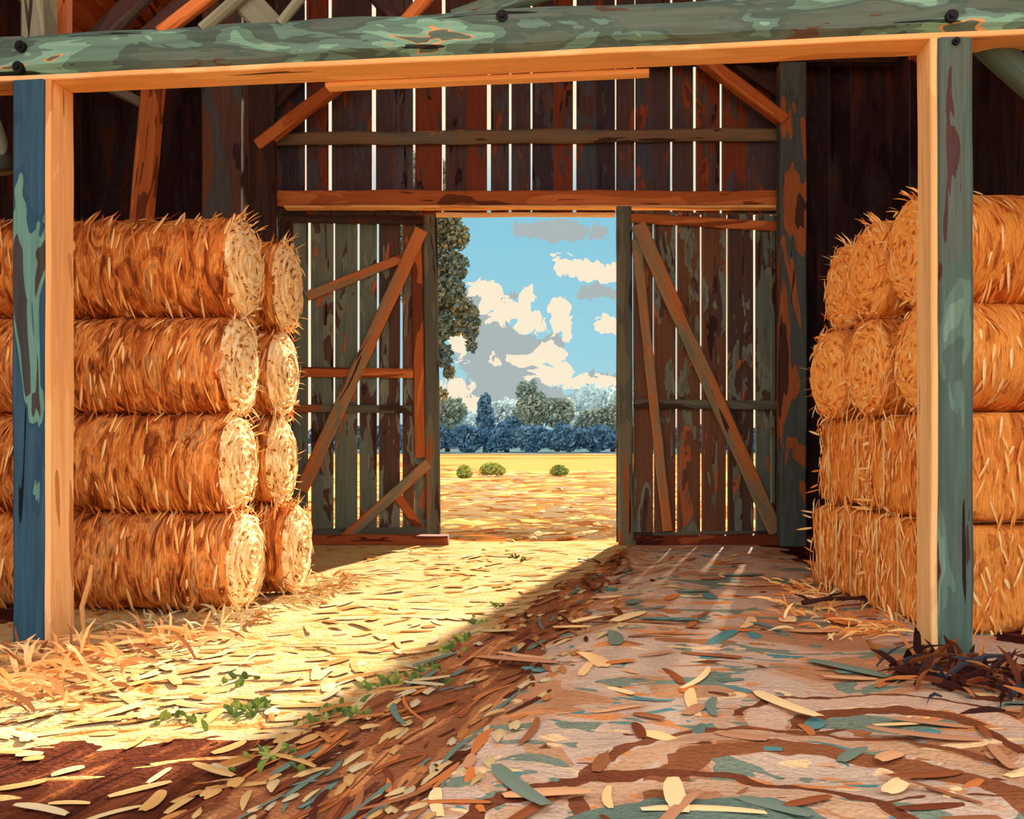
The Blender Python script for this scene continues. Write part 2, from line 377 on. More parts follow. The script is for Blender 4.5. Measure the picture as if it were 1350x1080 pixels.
def field_z(x, y):
    k = min(1.0, max(0.0, (y - 12.6) / 3))
    return k * (.10 * mn.noise(Vector((x * .25, y * .22, 2))) + .04 * mn.noise(Vector((x * .9, y * .8, 5))) * max(0, 1 - (y - 12) / 60)) - .004
def field_mat():
    m, nt, b = material('stubble_field', 1.0, 0.0)
    tc = nt.new('ShaderNodeTexCoord').outputs['Object']
    sp = nt.new('ShaderNodeSeparateXYZ'); nt.l.new(tc, sp.inputs[0])
    y = sp.outputs[1]
    ly = nt.m('LOGARITHM', nt.m('MAXIMUM', y, 1.0), 2.718)
    px = nt.m('DIVIDE', sp.outputs[0], nt.m('MULTIPLY', nt.m('POWER', nt.m('MAXIMUM', y, 1.0), .75), 1.0))
    n1 = nt.noise(nt.vm('MULTIPLY', tc, (.35, .42, 1)), 1.0, 4.0, .62, 1.0)
    col = nt.ramp(n1, [(0, D(160,104,58)), (.36, D(214,124,58)), (.43, D(246,180,102)), (.51, D(254,214,140)), (.585, D(226,140,70)), (.66, D(160,150,82)), (.7, D(244,190,112))])
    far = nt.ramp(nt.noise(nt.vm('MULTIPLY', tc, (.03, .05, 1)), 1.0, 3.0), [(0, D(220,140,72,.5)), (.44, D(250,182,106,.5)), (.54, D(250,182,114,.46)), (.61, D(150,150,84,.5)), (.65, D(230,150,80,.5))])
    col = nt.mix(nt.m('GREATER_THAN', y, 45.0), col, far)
    col = nt.mix(nt.m('GREATER_THAN', y, 118.0), col, D(112,146,158,.42))  # grey-blue far strip: mist painted into the field colour
    nt.l.new(col, b.inputs['Base Color'])
    return m
def field():
    mb = MB(); ys = []; y = 12.6
    while y < 640: ys.append(y); y += max(.25, (y - 10) * .05)
    n = 60; vs = []
    for yy in ys:
        hw = 30 + yy * .9
        for i in range(n): 
            xx = -hw + 2 * hw * i / (n - 1); vs.append((xx, yy, field_z(xx, yy)))
    mb.add(vs, [(j * n + i, j * n + i + 1, (j + 1) * n + i + 1, (j + 1) * n + i) for j in range(len(ys) - 1) for i in range(n - 1)])
    return mb.build('field', field_mat(), smooth=True)
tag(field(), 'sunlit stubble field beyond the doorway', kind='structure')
# ground round the barn, outside its walls and in front of the open side
mb = MB()
for lo, hi in (((-40, -60), (-5.6, 12.6)), ((5.6, -60), (40, 12.6)), ((-5.6, -60), (5.6, -1.0))):
    mb.add([(lo[0], lo[1], -.01), (hi[0], lo[1], -.01), (hi[0], hi[1], -.01), (lo[0], hi[1], -.01)], [(0, 1, 2, 3)])
m_, nt_, b_ = material('yard_earth', 1.0, 0.0)
nt_.l.new(nt_.ramp(nt_.noise(nt_.new('ShaderNodeTexCoord').outputs['Object'], .8, 3.0), [(0, G(170,110,64)), (.45, G(214,160,96)), (.6, G(232,184,116))]), b_.inputs['Base Color'])
tag(mb.build('ground', m_), 'bare farmyard earth around the barn', kind='structure')

# ------------------------------------------------------------------ barn shell
EAVE, RIDGE, HALF = 6.25, 9.85, 5.5
def roof_z(x): return EAVE + (HALF - abs(x)) * (RIDGE - EAVE) / HALF
def roof():
    mb = MB(); y0, y1 = 3.4, 12.9
    for sg in (-1, 1):
        n = 22
        for i in range(n):                          # boards laid along the barn
            xa = HALF * i / n; xb = HALF * (i + 1) / n - .012
            za, zb = roof_z(xa), roof_z(xb); t = .05
            v = [(sg * xa, y0, za), (sg * xb, y0, zb), (sg * xb, y1, zb), (sg * xa, y1, za)]
            v += [(a, b_, c + t) for a, b_, c in v]
            mb.add(v, [(0, 1, 2, 3), (7, 6, 5, 4), (0, 4, 5, 1), (1, 5, 6, 2), (2, 6, 7, 3), (3, 7, 4, 0)], random.random())
        # shingle layer above keeps the daylight out
        v = [(0, y0, RIDGE + .07), (sg * (HALF + .4), y0, roof_z(HALF + .4) + .07), (sg * (HALF + .4), y1, roof_z(HALF + .4) + .07), (0, y1, RIDGE + .07)]
        v += [(a, b_, c + .05) for a, b_, c in v]
        mb.add(v, [(0, 1, 2, 3), (7, 6, 5, 4), (0, 4, 5, 1), (1, 5, 6, 2), (2, 6, 7, 3), (3, 7, 4, 0)], random.random())
    return mb.build('ceiling', ROOFWOOD)
tag(roof(), 'pitched board roof of the barn seen from inside', kind='structure')

DL, DM0, DM1, DR = X(363, DW), X(577, DW), X(808, DW), X(1030, DW)    # door leaves and the opening
HEAD = Z(284, DW)                                                       # underside of the lintel
def planks(mb, cuts, z0f, z1f, y, gap=.04, th=.07):
    """vertical boards between the x positions in cuts, leaving a slit at each"""
    for a, b_ in zip(cuts[:-1], cuts[1:]):
        ga = a[1] / 2; gb = b_[1] / 2
        x0, x1 = a[0] + ga, b_[0] - gb
        if x1 - x0 < .02: continue
        n = 1; dy = random.uniform(-.008, .008)
        z0a, z0b = z0f(x0), z0f(x1); za, zb = z1f(x0), z1f(x1)
        j = lambda: random.uniform(-.006, .006)
        v = [(x0 + j(), y + dy, z0a), (x1 + j(), y + dy, z0b), (x1 + j(), y + dy + th, z0b), (x0 + j(), y + dy + th, z0a),
             (x0 + j(), y + dy, za), (x1 + j(), y + dy, zb), (x1 + j(), y + dy + th, zb), (x0 + j(), y + dy + th, za)]
        mb.add(v, [(3, 2, 1, 0), (4, 5, 6, 7), (0, 1, 5, 4), (1, 2, 6, 5), (2, 3, 7, 6), (3, 0, 4, 7)], random.random())
def cuts_from(px_list, x0, x1, extra=()):
    out = [(x0, 0.0)] + [(X(p, DW), g * .78 if g > 0 else -.014) for p, g in px_list] + [(x1, 0.0)]
    return sorted(out)
mb = MB()
top = lambda x: roof_z(x) - .03
up_px = [(403,.028),(435,.045),(467,0),(493,.055),(520,0),(546,.04),(585,.05),(616,0),(645,.065),(673,.042),(701,.03),(730,0),(758,.065),(786,0),(812,.034),(837,.02),(860,0),(885,.05),(916,.065),(951,.045),(985,0)]
planks(mb, cuts_from(up_px, DL, DR), lambda x: HEAD + .02, top, DW)
side_px_l = [(i, -.004) for i in range(150, 350, 30)]
planks(mb, cuts_from(side_px_l, -HALF, DL), lambda x: -.05, top, DW)
side_px_r = [(1062,-.004),(1078,-.004),(1093,.02),(1121,.016),(1150,-.004),(1176,-.004),(1200,.03)]
planks(mb, cuts_from(side_px_r, DR, HALF), lambda x: -.05, top, DW)
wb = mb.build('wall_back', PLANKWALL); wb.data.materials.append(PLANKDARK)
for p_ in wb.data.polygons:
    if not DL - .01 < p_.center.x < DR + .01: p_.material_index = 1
tag(wb, 'gable end wall of gapped vertical planks with daylight in the slits', kind='structure')

def side_wall(name, sg, label):
    mb = MB(); y = 3.6
    while y < 12.5:
        w = random.uniform(.22, .32); g = random.choice([.006, .006, .01, .02])
        y1 = min(y + w, 12.52)
        x0 = sg * HALF; x1 = sg * (HALF + .03)
        mb.box((min(x0, x1), y, -.05), (max(x0, x1), y1 - g, EAVE - .01), random.random()); y = y1
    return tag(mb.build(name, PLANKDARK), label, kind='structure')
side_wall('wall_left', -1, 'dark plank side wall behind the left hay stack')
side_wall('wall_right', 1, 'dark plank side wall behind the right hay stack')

# ------------------------------------------------------------------ door leaves
YF = DW - .045                                      # face of the framing
def pt(x, y, d=YF): return P(x, y, d)
def leaf(name, x0, x1, px_cuts, label, hinge, ztop=0.0):
    o = empty(name, (hinge, DW, 0)); tag(o, label, kind='structure')
    mb = MB(); planks(mb, cuts_from(px_cuts, x0, x1), lambda x: .02 + random.uniform(0, .03), lambda x: HEAD + ztop, DW)
    mb.build('door_planks', PLANKDOOR, o, Matrix())
    return o
d1 = leaf('door_1', DL, DM0, [(383,0),(405,.05),(422,0),(438,.022),(453,0),(470,.04),(496,.05),(511,0),(528,.05),(546,.012)],
          'weathered plank door leaf left of the opening with a long diagonal brace', DL, .25)
def bar(name, a, b_, wpx, mat, parent, t=.05, d=None, **kw):
    dd = YF if d is None else d
    return timber(name, pt(*a, dd), pt(*b_, dd), wpx / 100.0, t, mat, (0, -1, 0), parent, **kw)
bar('stile', (566, 262), (570, 715), 20, DOORGREY, d1, .08)
bar('stile', (374, 285), (374, 712), 18, DARKWOOD, d1, .05)
bar('rail', (372, 282), (556, 276), 17, DARKWOOD, d1)
bar('rail', (384, 709), (560, 709), 20, DOORGREY, d1)
bar('ledge', (395, 489), (543, 489), 13, RUSTWOOD, d1)
bar('ledge', (385, 538), (541, 538), 11, DOORGREY, d1)
tag(bar('batten', (547, 312), (552, 604), 15, RUSTWOOD, d1, .05), 'rust-brown upright batten')
tag(bar('brace', (553, 292), (392, 648), 18, DOORBRACE, d1, .05, DW - .1), 'long grey and brown diagonal brace')
bar('brace', (400, 388), (532, 330), 13, DOORBRACE, d1, .04)
bar('brace', (448, 714), (563, 612), 15, DOORBRACE, d1, .045, DW - .07)
bar('brace', (520, 655), (556, 706), 12, RUSTWOOD, d1, .035)
d2 = leaf('door_2', DM1, DR, [(830,.04),(857,.04),(888,.045),(921,.05),(956,.05),(975,0),(994,.055),(1016,.03)],
          'weathered plank door leaf right of the opening with a brown diagonal brace', DR)
bar('stile', (816, 280), (819, 716), 19, DOORGREY, d2, .08)
bar('stile', (1026, 285), (1026, 716), 10, DARKWOOD, d2, .05)
bar('rail', (822, 294), (1024, 299), 13, RUSTWOOD, d2)
bar('rail', (824, 709), (1028, 709), 19, DOORGREY, d2)
bar('ledge', (830, 533), (1026, 535), 12, DOORGREY, d2)
tag(bar('brace', (834, 302), (1021, 702), 20, DOORBRACE, d2, .055, DW - .1), 'long rust-brown diagonal brace')
bar('brace', (832, 322), (874, 698), 13, DOORBRACE, d2, .04, DW - .065)

for o, ang, dy in ((d1, 12, .1), (d2, 8, 0.0)):     # left leaf pushed outward, right leaf drawn inward a little
    o.matrix_basis = Matrix.Translation((W[o].translation.x, DW + dy, 0)) @ Matrix.Rotation(math.radians(ang), 4, 'Z')
# threshold, lintel and rails of the end wall
def top_tag(o, label, cat, group=None): return tag(o, label, cat, group, 'thing')
top_tag(timber('wall_rail', P(362, 184, DW - .08), P(1028, 177, DW - .08), .1, .17, GREYWOOD, amp=.02, ch=.03), 'long grey timber rail across the upper end wall planks', 'wooden rail')
top_tag(timber('wall_rail', P(366, 262, DW - .07), P(1028, 262, DW - .07), .09, .21, RUSTWOOD, amp=.02), 'thick rust-brown rail just above the doorway and door leaves', 'wooden rail')
top_tag(timber('wall_ledger', P(376, 274, DW - .12), P(1026, 274, DW - .12), .16, .035, BARELITWOOD), 'thin lit ledger strip under the rust-brown rail above the doorway', 'wooden strip')
top_tag(timber('door_lintel', Vector((DM0 - .02, DW - .03, HEAD)), Vector((DM1 + .02, DW - .03, HEAD)), .05, .06, PALEWOOD), 'pale thin lintel strip along the top edge of the open doorway', 'lintel')
o = timber('sill_timber', Vector((X(352, 12.25), 12.25, .05)), Vector((X(592, 12.25), 12.25, .05)), .2, .14, SILLWOOD, amp=.02)
top_tag(o, 'dark red-brown sill timber on the floor under the left door leaf', 'sill timber')
o = timber('sill_timber', Vector((X(836, 12.25), 12.25, .05)), Vector((X(1066, 12.25), 12.25, .05)), .2, .14, SILLWOOD, amp=.02)
top_tag(o, 'dark red-brown sill timber on the floor under the right door leaf', 'sill timber')

# posts and braces standing against the end wall
PB = 12.2
def upright(name, px0, px1, d, z0, z1, mat, label, cat='wooden post', depth=None, amp=.012):
    w = (px1 - px0) / F * d
    o = timber(name, Vector((X(.5 * (px0 + px1), d), d + (depth or w) / 2, z0)), Vector((X(.5 * (px0 + px1), d), d + (depth or w) / 2, z1)), w, depth or w, mat, (0, -1, 0), amp=amp)
    return top_tag(o, label, cat)
upright('timber_post', 327, 361, PB - .15, -.03, 6.15, DARKWOOD, 'dark brown post against the end wall left of the doors', depth=.2)
upright('timber_post', 1029, 1064, PB - .15, -.03, 6.15, TEALPAINT and wood('blotched_post', [(0, G(60,40,36)), (.36, G(84,98,94)), (.48, G(78,88,88)), (.56, G(160,96,54)), (.66, G(74,50,44))], 0, 2.6, .2), 'blotched teal and rust post against the end wall right of the doors', depth=.2)
top_tag(timber('tie_timber', (-4.9, PB, 6.3), (4.9, PB, 6.3), .2, .24, DARKWOOD), 'dark tie timber over the end wall, half hidden by the green crossbeam', 'crossbeam')
top_tag(timber('knee_brace', P(340, 193, PB - .1), P(478, 88, PB - .1), .14, .2, RUSTWOOD, (0, -1, 0)), 'rust-brown knee brace at the top left of the end wall', 'brace')
top_tag(timber('knee_brace', P(1034, 160, PB - .1), P(902, 60, PB - .1), .14, .2, RUSTWOOD, (0, -1, 0)), 'rust-brown knee brace at the top right of the end wall', 'brace')
top_tag(timber('knee_brace', P(352, 150, PB + .08), P(410, 90, PB + .08), .12, .1, DARKWOOD, (0, -1, 0)), 'short dark brace behind the left rust-brown knee brace', 'brace')
top_tag(timber('knee_brace', P(1030, 126, PB + .08), P(950, 68, PB + .08), .12, .1, DARKWOOD, (0, -1, 0)), 'short dark brace behind the right rust-brown knee brace', 'brace')
# dark bay over the left stack
upright('timber_post', 265, 318, 9.6, -.03, 6.6, wood('bay_post', [(0, G(50,34,34)), (.4, G(84,60,52)), (.55, G(72,72,72)), (.66, G(98,64,46))], 0, 2.6, .16), 'wide dark post rising behind the left hay stack', depth=.3)
top_tag(timber('leaning_strut', P(146.5, 745, 9.9), P(207, 60, 9.9), .2, .2, RUSTWOOD, (0, -1, 0)), 'leaning rust-brown strut above the left hay stack', 'strut')
top_tag(timber('cross_strut', P(116, 100, 9.9), P(192, 140, 9.9), .1, .12, GREYWOOD, (0, -1, 0)), 'short grey strut under the crossbeam above the left stack', 'strut')

# ------------------------------------------------------------------ front frame
def yb(x): return 5.793 / (1 + .1138 * (x - CX) / F)
def fp(x, y, back=0.0):
    d = yb(x); p = P(x, y, d); return p + FN * back
AX = Vector((5.71, -.65, 0)).normalized(); FN = Vector((-AX.y, AX.x, 0)) ; FN = FN if FN.y > 0 else -FN
ZB = 3.70                                           # underside of the crossbeam
BT = .27                                            # crossbeam depth and height
mid = fp(675, 400); mid.z = ZB + BT / 2
pa = mid - AX * 4.9 + FN * (BT / 2); pb = mid + AX * 4.7 + FN * (BT / 2)
root = empty('cross_beam', (mid.x, mid.y, ZB), (0, 0, math.atan2(AX.y, AX.x)))
top_tag(root, 'huge green-painted crossbeam with black bolts spanning the front of the barn', 'crossbeam')
timber('beam_timber', pa, pb, BT, BT, GREENPAINT, (0, 0, 1), root, amp=.03, ch=.05)
o = timber('lit_underside', Vector((pa.x, pa.y, ZB - .02)) + FN * .0, Vector((pb.x, pb.y, ZB - .02)), BT * .94, .035, BARELITWOOD, (0, 0, 1), root, amp=.006, ch=.006)  # added board; its orange paints the light bounced onto the underside
tag(o, 'orange board added for the bounce-lit underside')
for bx, by in ((28, 62), (25, 89), (662, 22), (1254, 22)):
    c = fp(bx, by, -.008); mb = MB()
    mb.tube([c + FN * .05, c - FN * .012], .036, 16)
    bo = tag(mb.build('bolt', BOLT, root, Matrix()), 'black iron bolt with a round washer')
    mb = MB(); mb.tube([c - FN * .01, c - FN * .024], .016, 6); mb.build('nut', BOLT, bo, Matrix())
# the thin plank nailed along the underside, and a short one at the left
a = fp(412, 400); b2 = fp(858, 400)
a.z = b2.z = ZB - .055
top_tag(timber('nailed_plank', a + FN * .3, b2 + FN * .3, .1, .03, BARELITWOOD), 'thin bare plank nailed under the back edge of the green crossbeam', 'plank')

def front_post(x0, x1, side, zt, mat, sidemat, label, sidelabel, bolts=()):
    d = yb(x0 if side < 0 else x1)
    c = fp(.5 * (x0 + x1), 400); w = (x1 - x0) / F * c.y; dp = .27
    root = empty('timber_post', (c.x, c.y + dp / 2, 0), (0, 0, math.atan2(AX.y, AX.x)))
    top_tag(root, label, 'wooden post')
    b0 = c + FN * (dp / 2)
    timber('post_timber', Vector((b0.x, b0.y, -.06)), Vector((b0.x, b0.y, zt)), w, dp, mat, -FN, root, amp=.012, ch=.02)
    s0 = b0 - AX * (side * (w / 2 + .02))
    o = timber('lit_side', Vector((s0.x, s0.y, -.05)), Vector((s0.x, s0.y, zt)), .04, dp, sidemat, -FN, root, amp=.006, ch=.008)  # added board; its warm colour paints light on the post's inner face
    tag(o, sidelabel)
    for bx, by in bolts:
        q = fp(bx, by, -.004); mb = MB(); mb.tube([q + FN * .02, q - FN * .014], .022, 14); mb.tube([q - FN * .012, q - FN * .03], .011, 6)
        mb.build('bolt', BOLT, root, Matrix())
    return root
front_post(13, 60, -1, ZB - .04, BLUEPAINT, PALEWOOD and BARELITWOOD, 'blue-painted front post beside the left hay stack', 'orange board added for the lit side facing the aisle')
front_post(1238, 1283, 1, ZB - .04, TEALPAINT, PALEWOOD, 'teal-painted front post beside the right hay stack', 'pale board added for the lit side facing the aisle', [(1260, 55)])
# timbers above the crossbeam
def above(name, a, b_, d, w, t, mat, label, cat='strut', **kw):
    return top_tag(timber(name, P(*a, d), P(*b_, d), t, w, mat, (0, -1, 0) if False else (0, 0, 1), **kw), label, cat)
upright('upper_post', 27, 57, 6.2, ZB + BT - .03, 6.2, STRUTWOOD, 'grey upright stub standing on the left end of the green crossbeam', depth=.2)
upright('upper_post', 62, 86, 6.55, ZB + BT - .03, 6.2, RUSTWOOD, 'orange-brown upright beside the grey stub on the crossbeam', depth=.12)
def onbeam(px0, px1, py1, back):
    """from the crossbeam's top at column px0 towards pixel px1, py1 in the beam's own plane, carried on upward"""
    d = yb(px0) + back; a = P(px0, 0, d); a.z = ZB + BT - .02
    d1 = yb(px1) + back; b_ = P(px1, py1, d1)
    return a, a + (b_ - a) * 3.2
def above(name, px0, px1, py1, back, w, t, mat, label, cat='brace', **kw):
    a, b_ = onbeam(px0, px1, py1, back)
    return top_tag(timber(name, a, b_, t, w, mat, -FN, **kw), label, cat)
above('upper_brace', 124, 178, 2, .17, .07, .15, DARKWOOD, 'dark slanting brace below the orange roof boards at upper left')
above('upper_brace', 188, 250, 0, .19, .07, .13, DARKWOOD, 'dark brace beside the short orange one on the crossbeam')
above('upper_brace', 212, 258, 8, .08, .07, .09, RUSTWOOD, 'short orange brace on top of the green crossbeam')
above('upper_brace', 266, 308, 2, .05, .06, .08, STRUTWOOD, 'slim grey-green brace leaning right above the crossbeam')
above('upper_brace', 360, 322, 0, .12, .08, .18, STRUTWOOD, 'broad grey-green brace leaning left above the crossbeam')
above('upper_brace', 369, 394, 0, .03, .05, .06, STRUTWOOD, 'thin pale brace crossing the broad grey-green one')
above('upper_brace', 532, 500, 0, .16, .07, .1, DARKWOOD, 'dark brace leaning left above the middle of the crossbeam')
above('upper_brace', 536, 560, 0, .08, .07, .08, RUSTWOOD, 'rust-brown brace leaning right above the middle of the crossbeam')
above('upper_brace', 600, 700, -8, .10, .1, .13, GREENPAINT, 'green-painted brace rising right from the middle of the crossbeam', amp=.02)
# slanting logs outside the posts
def log(p0, p1, r0, r1, mat, label):
    mb = MB(); p0 = Vector(p0); p1 = Vector(p1); n = 12
    pts = []; rr = []
    for i in range(n + 1):
        t = i / n; q = p0.lerp(p1, t) + Vector((.04 * math.sin(5 * t), 0, .05 * math.sin(math.pi * t))); pts.append(q)
        rr.append(r0 + (r1 - r0) * t + .008 * math.sin(11 * t))
    m = frame_of(p0, p1); inv = m.inverted()
    mb.tube([inv @ q for q in pts], rr, 14)
    return top_tag(mb.build('log_brace', mat, None, m, True), label, 'brace')
log(P(1268, 30, 5.75), P(1846, 600, 5.75), .085, .075, TEALPAINT, 'round grey-green log slanting down from the beam right of the teal post')
log(P(-60, 96, 6.45), P(16, 226, 6.45), .08, .07, STRUTWOOD, 'grey log brace slanting to the blue post at the left edge')

# ------------------------------------------------------------------ hay bales
def bale_strands(mb, L, R, n, seed, ends=True):
    rg = random.Random(seed)
    for i in range(n):
        x = -rg.random() * L; a = rg.uniform(-.4, math.pi + .4) if rg.random() < .55 else rg.uniform(math.pi, 2 * math.pi)
        nr = Vector((0, math.cos(a), math.sin(a)))
        t = Vector((0, -math.sin(a), math.cos(a))) * (1 if math.cos(a) > 0 else -1) * -1
        p = nr * (R * 1.0) + Vector((x, 0, 0))
        d = t + Vector((rg.uniform(-.25, .25), 0, 0)) + nr * rg.uniform(.04, .2)
        mb.ribbon(p, d, nr, rg.uniform(.08, .24), rg.uniform(.012, .03), nr * -rg.uniform(0, .16), rg.random())
def end_strands(mb, R, n, seed):
    rg = random.Random(seed)
    for i in range(n):
        a = rg.uniform(0, 2 * math.pi); rr = R * math.sqrt(rg.random()) * .98
        c = Vector((0, math.cos(a), math.sin(a))); t = Vector((0, -math.sin(a), math.cos(a))) * rg.choice((-1, 1))
        bulge = .055 * (1 - (rr / R) ** 2)
        p = c * rr + Vector((bulge + .004, 0, 0))
        d = t + c * rg.uniform(-.3, .5) + Vector((rg.uniform(.05, .45), 0, 0))
        mb.ribbon(p, d, Vector((1, 0, 0)), rg.uniform(.05, .16), rg.uniform(.01, .026), Vector((-.3, 0, -.1)), rg.random())
    for i in range(n // 3):                          # stray ends sticking out round the rim
        a = rg.uniform(-.9, math.pi + .9)
        c = Vector((0, math.cos(a), math.sin(a)))
        p = c * R * .97 + Vector((rg.uniform(-.05, .01), 0, 0))
        mb.ribbon(p, c + Vector((rg.uniform(.1, 1.2), rg.uniform(-.4, .4), rg.uniform(-.4, .3))), Vector((.3, -1, .2)).normalized(), rg.uniform(.06, .15), rg.uniform(.008, .016), Vector((0, 0, -.25)), rg.random())

def round_body(L, R, seed, sag=.04):
    mb = MB(); nx, na = 40, 56; vs = []; fs = []
    for i in range(nx + 1):
        t = i / nx; x = -L * t
        edge = min(x + L, -x); k = 1 - .11 * math.exp(-edge / .035)
        for j in range(na):
            a = 2 * math.pi * j / na
            q = Vector((x * 9 + seed * 5, math.cos(a) * 1.4, math.sin(a) * 1.4))
            r = R * k * (1 + .022 * mn.noise(q) + .03 * mn.noise(Vector((x * 2 + seed * 9, math.cos(a) * 1.5, math.sin(a) * 1.5))))
            vs.append((x, r * math.cos(a) * 1.0, min(r * math.sin(a), R * .985)))
    for i in range(nx):
        for j in range(na):
            fs.append((i * na + j, i * na + (j + 1) % na, (i + 1) * na + (j + 1) % na, (i + 1) * na + j))
    fs.append(tuple(range(nx * na, nx * na + na))[::-1]); fs.append(tuple(range(na)))
    fs = [f[::-1] for f in fs]
    mb.add(vs, fs); return mb
def spiral_end(R, seed):
    mb = MB(); nr, na = 22, 72; vs = [(.06, 0, 0)]; fs = []
    for i in range(1, nr + 1):
        t = i / nr
        for j in range(na):
            a = 2 * math.pi * j / na
            r = R * .955 * t
            x = .055 * (1 - t ** 2.4) + .010 * math.sin(2 * math.pi * t * 5.5 + a) * (1 - t ** 6) + .014 * mn.noise(Vector((r * math.cos(a) * 9, r * math.sin(a) * 9, seed * 3.1)))
            if i == nr: x = -.03
            vs.append((x + .004, r * math.cos(a), r * math.sin(a)))
    for j in range(na): fs.append((0, 1 + j, 1 + (j + 1) % na))
    for i in range(nr - 1):
        for j in range(na):
            b0 = 1 + i * na
            fs.append((b0 + j, b0 + na + j, b0 + na + (j + 1) % na, b0 + (j + 1) % na))
    mb.add(vs, fs); return mb

PROTO = {}
def round_bale(key, L, R, endmat, bodymat, strandmat, variant, end=True, n=420):
    """meshes of one kind of bale, made once and shared by the copies"""
    if key not in PROTO:
        parts = [('body', round_body(L, R, variant).mesh('bale_body', bodymat, True))]
        mb = MB(); bale_strands(mb, L, R, n, variant); 
        me2 = MB()
        if end: end_strands(me2, R, 150, variant + 50); parts.append(('end_straw', me2.mesh('end_straw', ENDSTRAND if endmat is END_L else STRAND_R)))
        if end: parts.append(('spiral_end', spiral_end(R, variant).mesh('spiral_end', endmat, True)))
        parts.append(('loose_straw', mb.mesh('loose_straw', strandmat)))
        PROTO[key] = parts
    return PROTO[key]
def place_bale(parts, loc, yaw, roll, R, label, group):
    """empty on the underside of the bale; its axis lies R above"""
    o = empty('round_hay_bale', loc, (0, 0, yaw)); tag(o, label, 'hay bale', group)
    for nm, me in parts:
        w = W[o] @ Matrix.Translation((0, 0, R)) @ Matrix.Rotation(roll, 4, 'X')
        p = link(nm, me, o, w)
        if nm in ('loose_straw', 'end_straw'): p['kind'] = 'stuff'
        if nm == 'spiral_end': p['label'] = 'pale coiled cut end of the bale'
    return o
RL = .385; DF, DB = 7.45, 8.30
PITCH = RL * 2 * .992
yawL = -math.radians(5)
rows = ['bottom', 'second from the bottom', 'third from the bottom', 'top']
rname = {0: 'bottom row', 1: 'second row up', 2: 'third row up', 3: 'top row'}
gl = 'round bales of the left hay stack'
LEN = 1.45
endpx = [326, 316, 318, 324]; endpx2 = [392, 372, 374, 380]
rgx = random.Random(4)
for r in range(4):
    z = r * PITCH
    x = X(endpx[r], DF)
    place_bale(round_bale('LA%d' % (r % 2), LEN, RL, END_L, STRAWBODY, STRAND, 3 + r % 2), (x, DF, z), yawL, rgx.uniform(0, 6.28), RL,
               'round hay bale with coiled end at aisle corner, %s of left stack' % rname[r], gl)
    q = Vector((x, DF, z)) - Vector((math.cos(yawL), math.sin(yawL), 0)) * (LEN + .012)
    place_bale(round_bale('LB%d' % (r % 2), LEN, RL, END_L, STRAWBODY, STRAND, 7 + r % 2, False), q, yawL, rgx.uniform(0, 6.28), RL,
               'round hay bale half behind the blue post, %s of the left stack' % rname[r], gl)
    x2 = X(endpx2[r], DB)
    place_bale(round_bale('LC%d' % (r % 2), LEN, RL, END_L, STRAWBODY, STRAND, 11 + r % 2), (x2, DB + .02, z - (.0 if r < 3 else 0)), yawL, rgx.uniform(0, 6.28), RL,
               'hay bale end behind the corner bale, %s of left stack' % rname[r], gl)

# right stack: ends face the aisle (-X); yaw 180 turns the bale round
gr = 'bales of the right hay stack'
RR = .39
XR = 2.86
def block_bale(Lx, Ly, Lz, seed):
    """pressed square-edged bale with its end face at x=0, running to -Lx, centred on y, standing on z=0"""
    bm = bmesh.new(); bmesh.ops.create_cube(bm, size=1.0)
    bmesh.ops.subdivide_edges(bm, edges=bm.edges[:], cuts=24, use_grid_fill=True)
    mb = MB(); idx = {}
    hx, hy, hz = Lx / 2, Ly / 2, Lz / 2; rr = .09
    for i, v in enumerate(bm.verts):
        p = Vector((v.co.x * Lx, v.co.y * Ly, v.co.z * Lz)); idx[v] = i
        inner = Vector((max(-hx + rr, min(hx - rr, p.x)), max(-hy + rr, min(hy - rr, p.y)), max(-hz + rr, min(hz - rr, p.z))))
        d = p - inner
        if d.length > 1e-6: p = inner + d.normalized() * rr
        nr = d.normalized() if d.length > 1e-6 else Vector((0, 0, 0))
        p += nr * (.03 * mn.noise(p * 4 + Vector((seed * 7, 0, 0))) + .022 * mn.noise(Vector((p.x * 3, p.y * 14, p.z * 3 + seed * 3))) - .012)
        p.z = max(-hz, min(hz, p.z))
        mb.v.append((p.x - hx, p.y, p.z + hz)); mb.r.append(0.0)
    mb.f = [tuple(idx[v] for v in f.verts) for f in bm.faces]
    bm.free(); return mb
def twine_loops(Ly, Lz, ys, seed, Lx):
    """twine wound round the block: down the end face, along bottom, up the back, along top"""
    out = []
    for y in ys:
        mb = MB(); e = .006; c = .05
        path = []
        for (x, z) in ((e, c), (e, Lz / 3), (e, Lz * .66), (e, Lz - c), (-c, Lz - .004), (-Lx / 2, Lz - .002), (-Lx + c, Lz - .004), (-Lx - e, Lz - c), (-Lx - e, c), (-Lx + c, .006), (-c, .006), (e, c)):
            path.append(Vector((x, y + .012 * mn.noise(Vector((x * 5, z * 5, seed + y))), z)))
        mb.tube(path, .009, 6); out.append(mb)
    return out
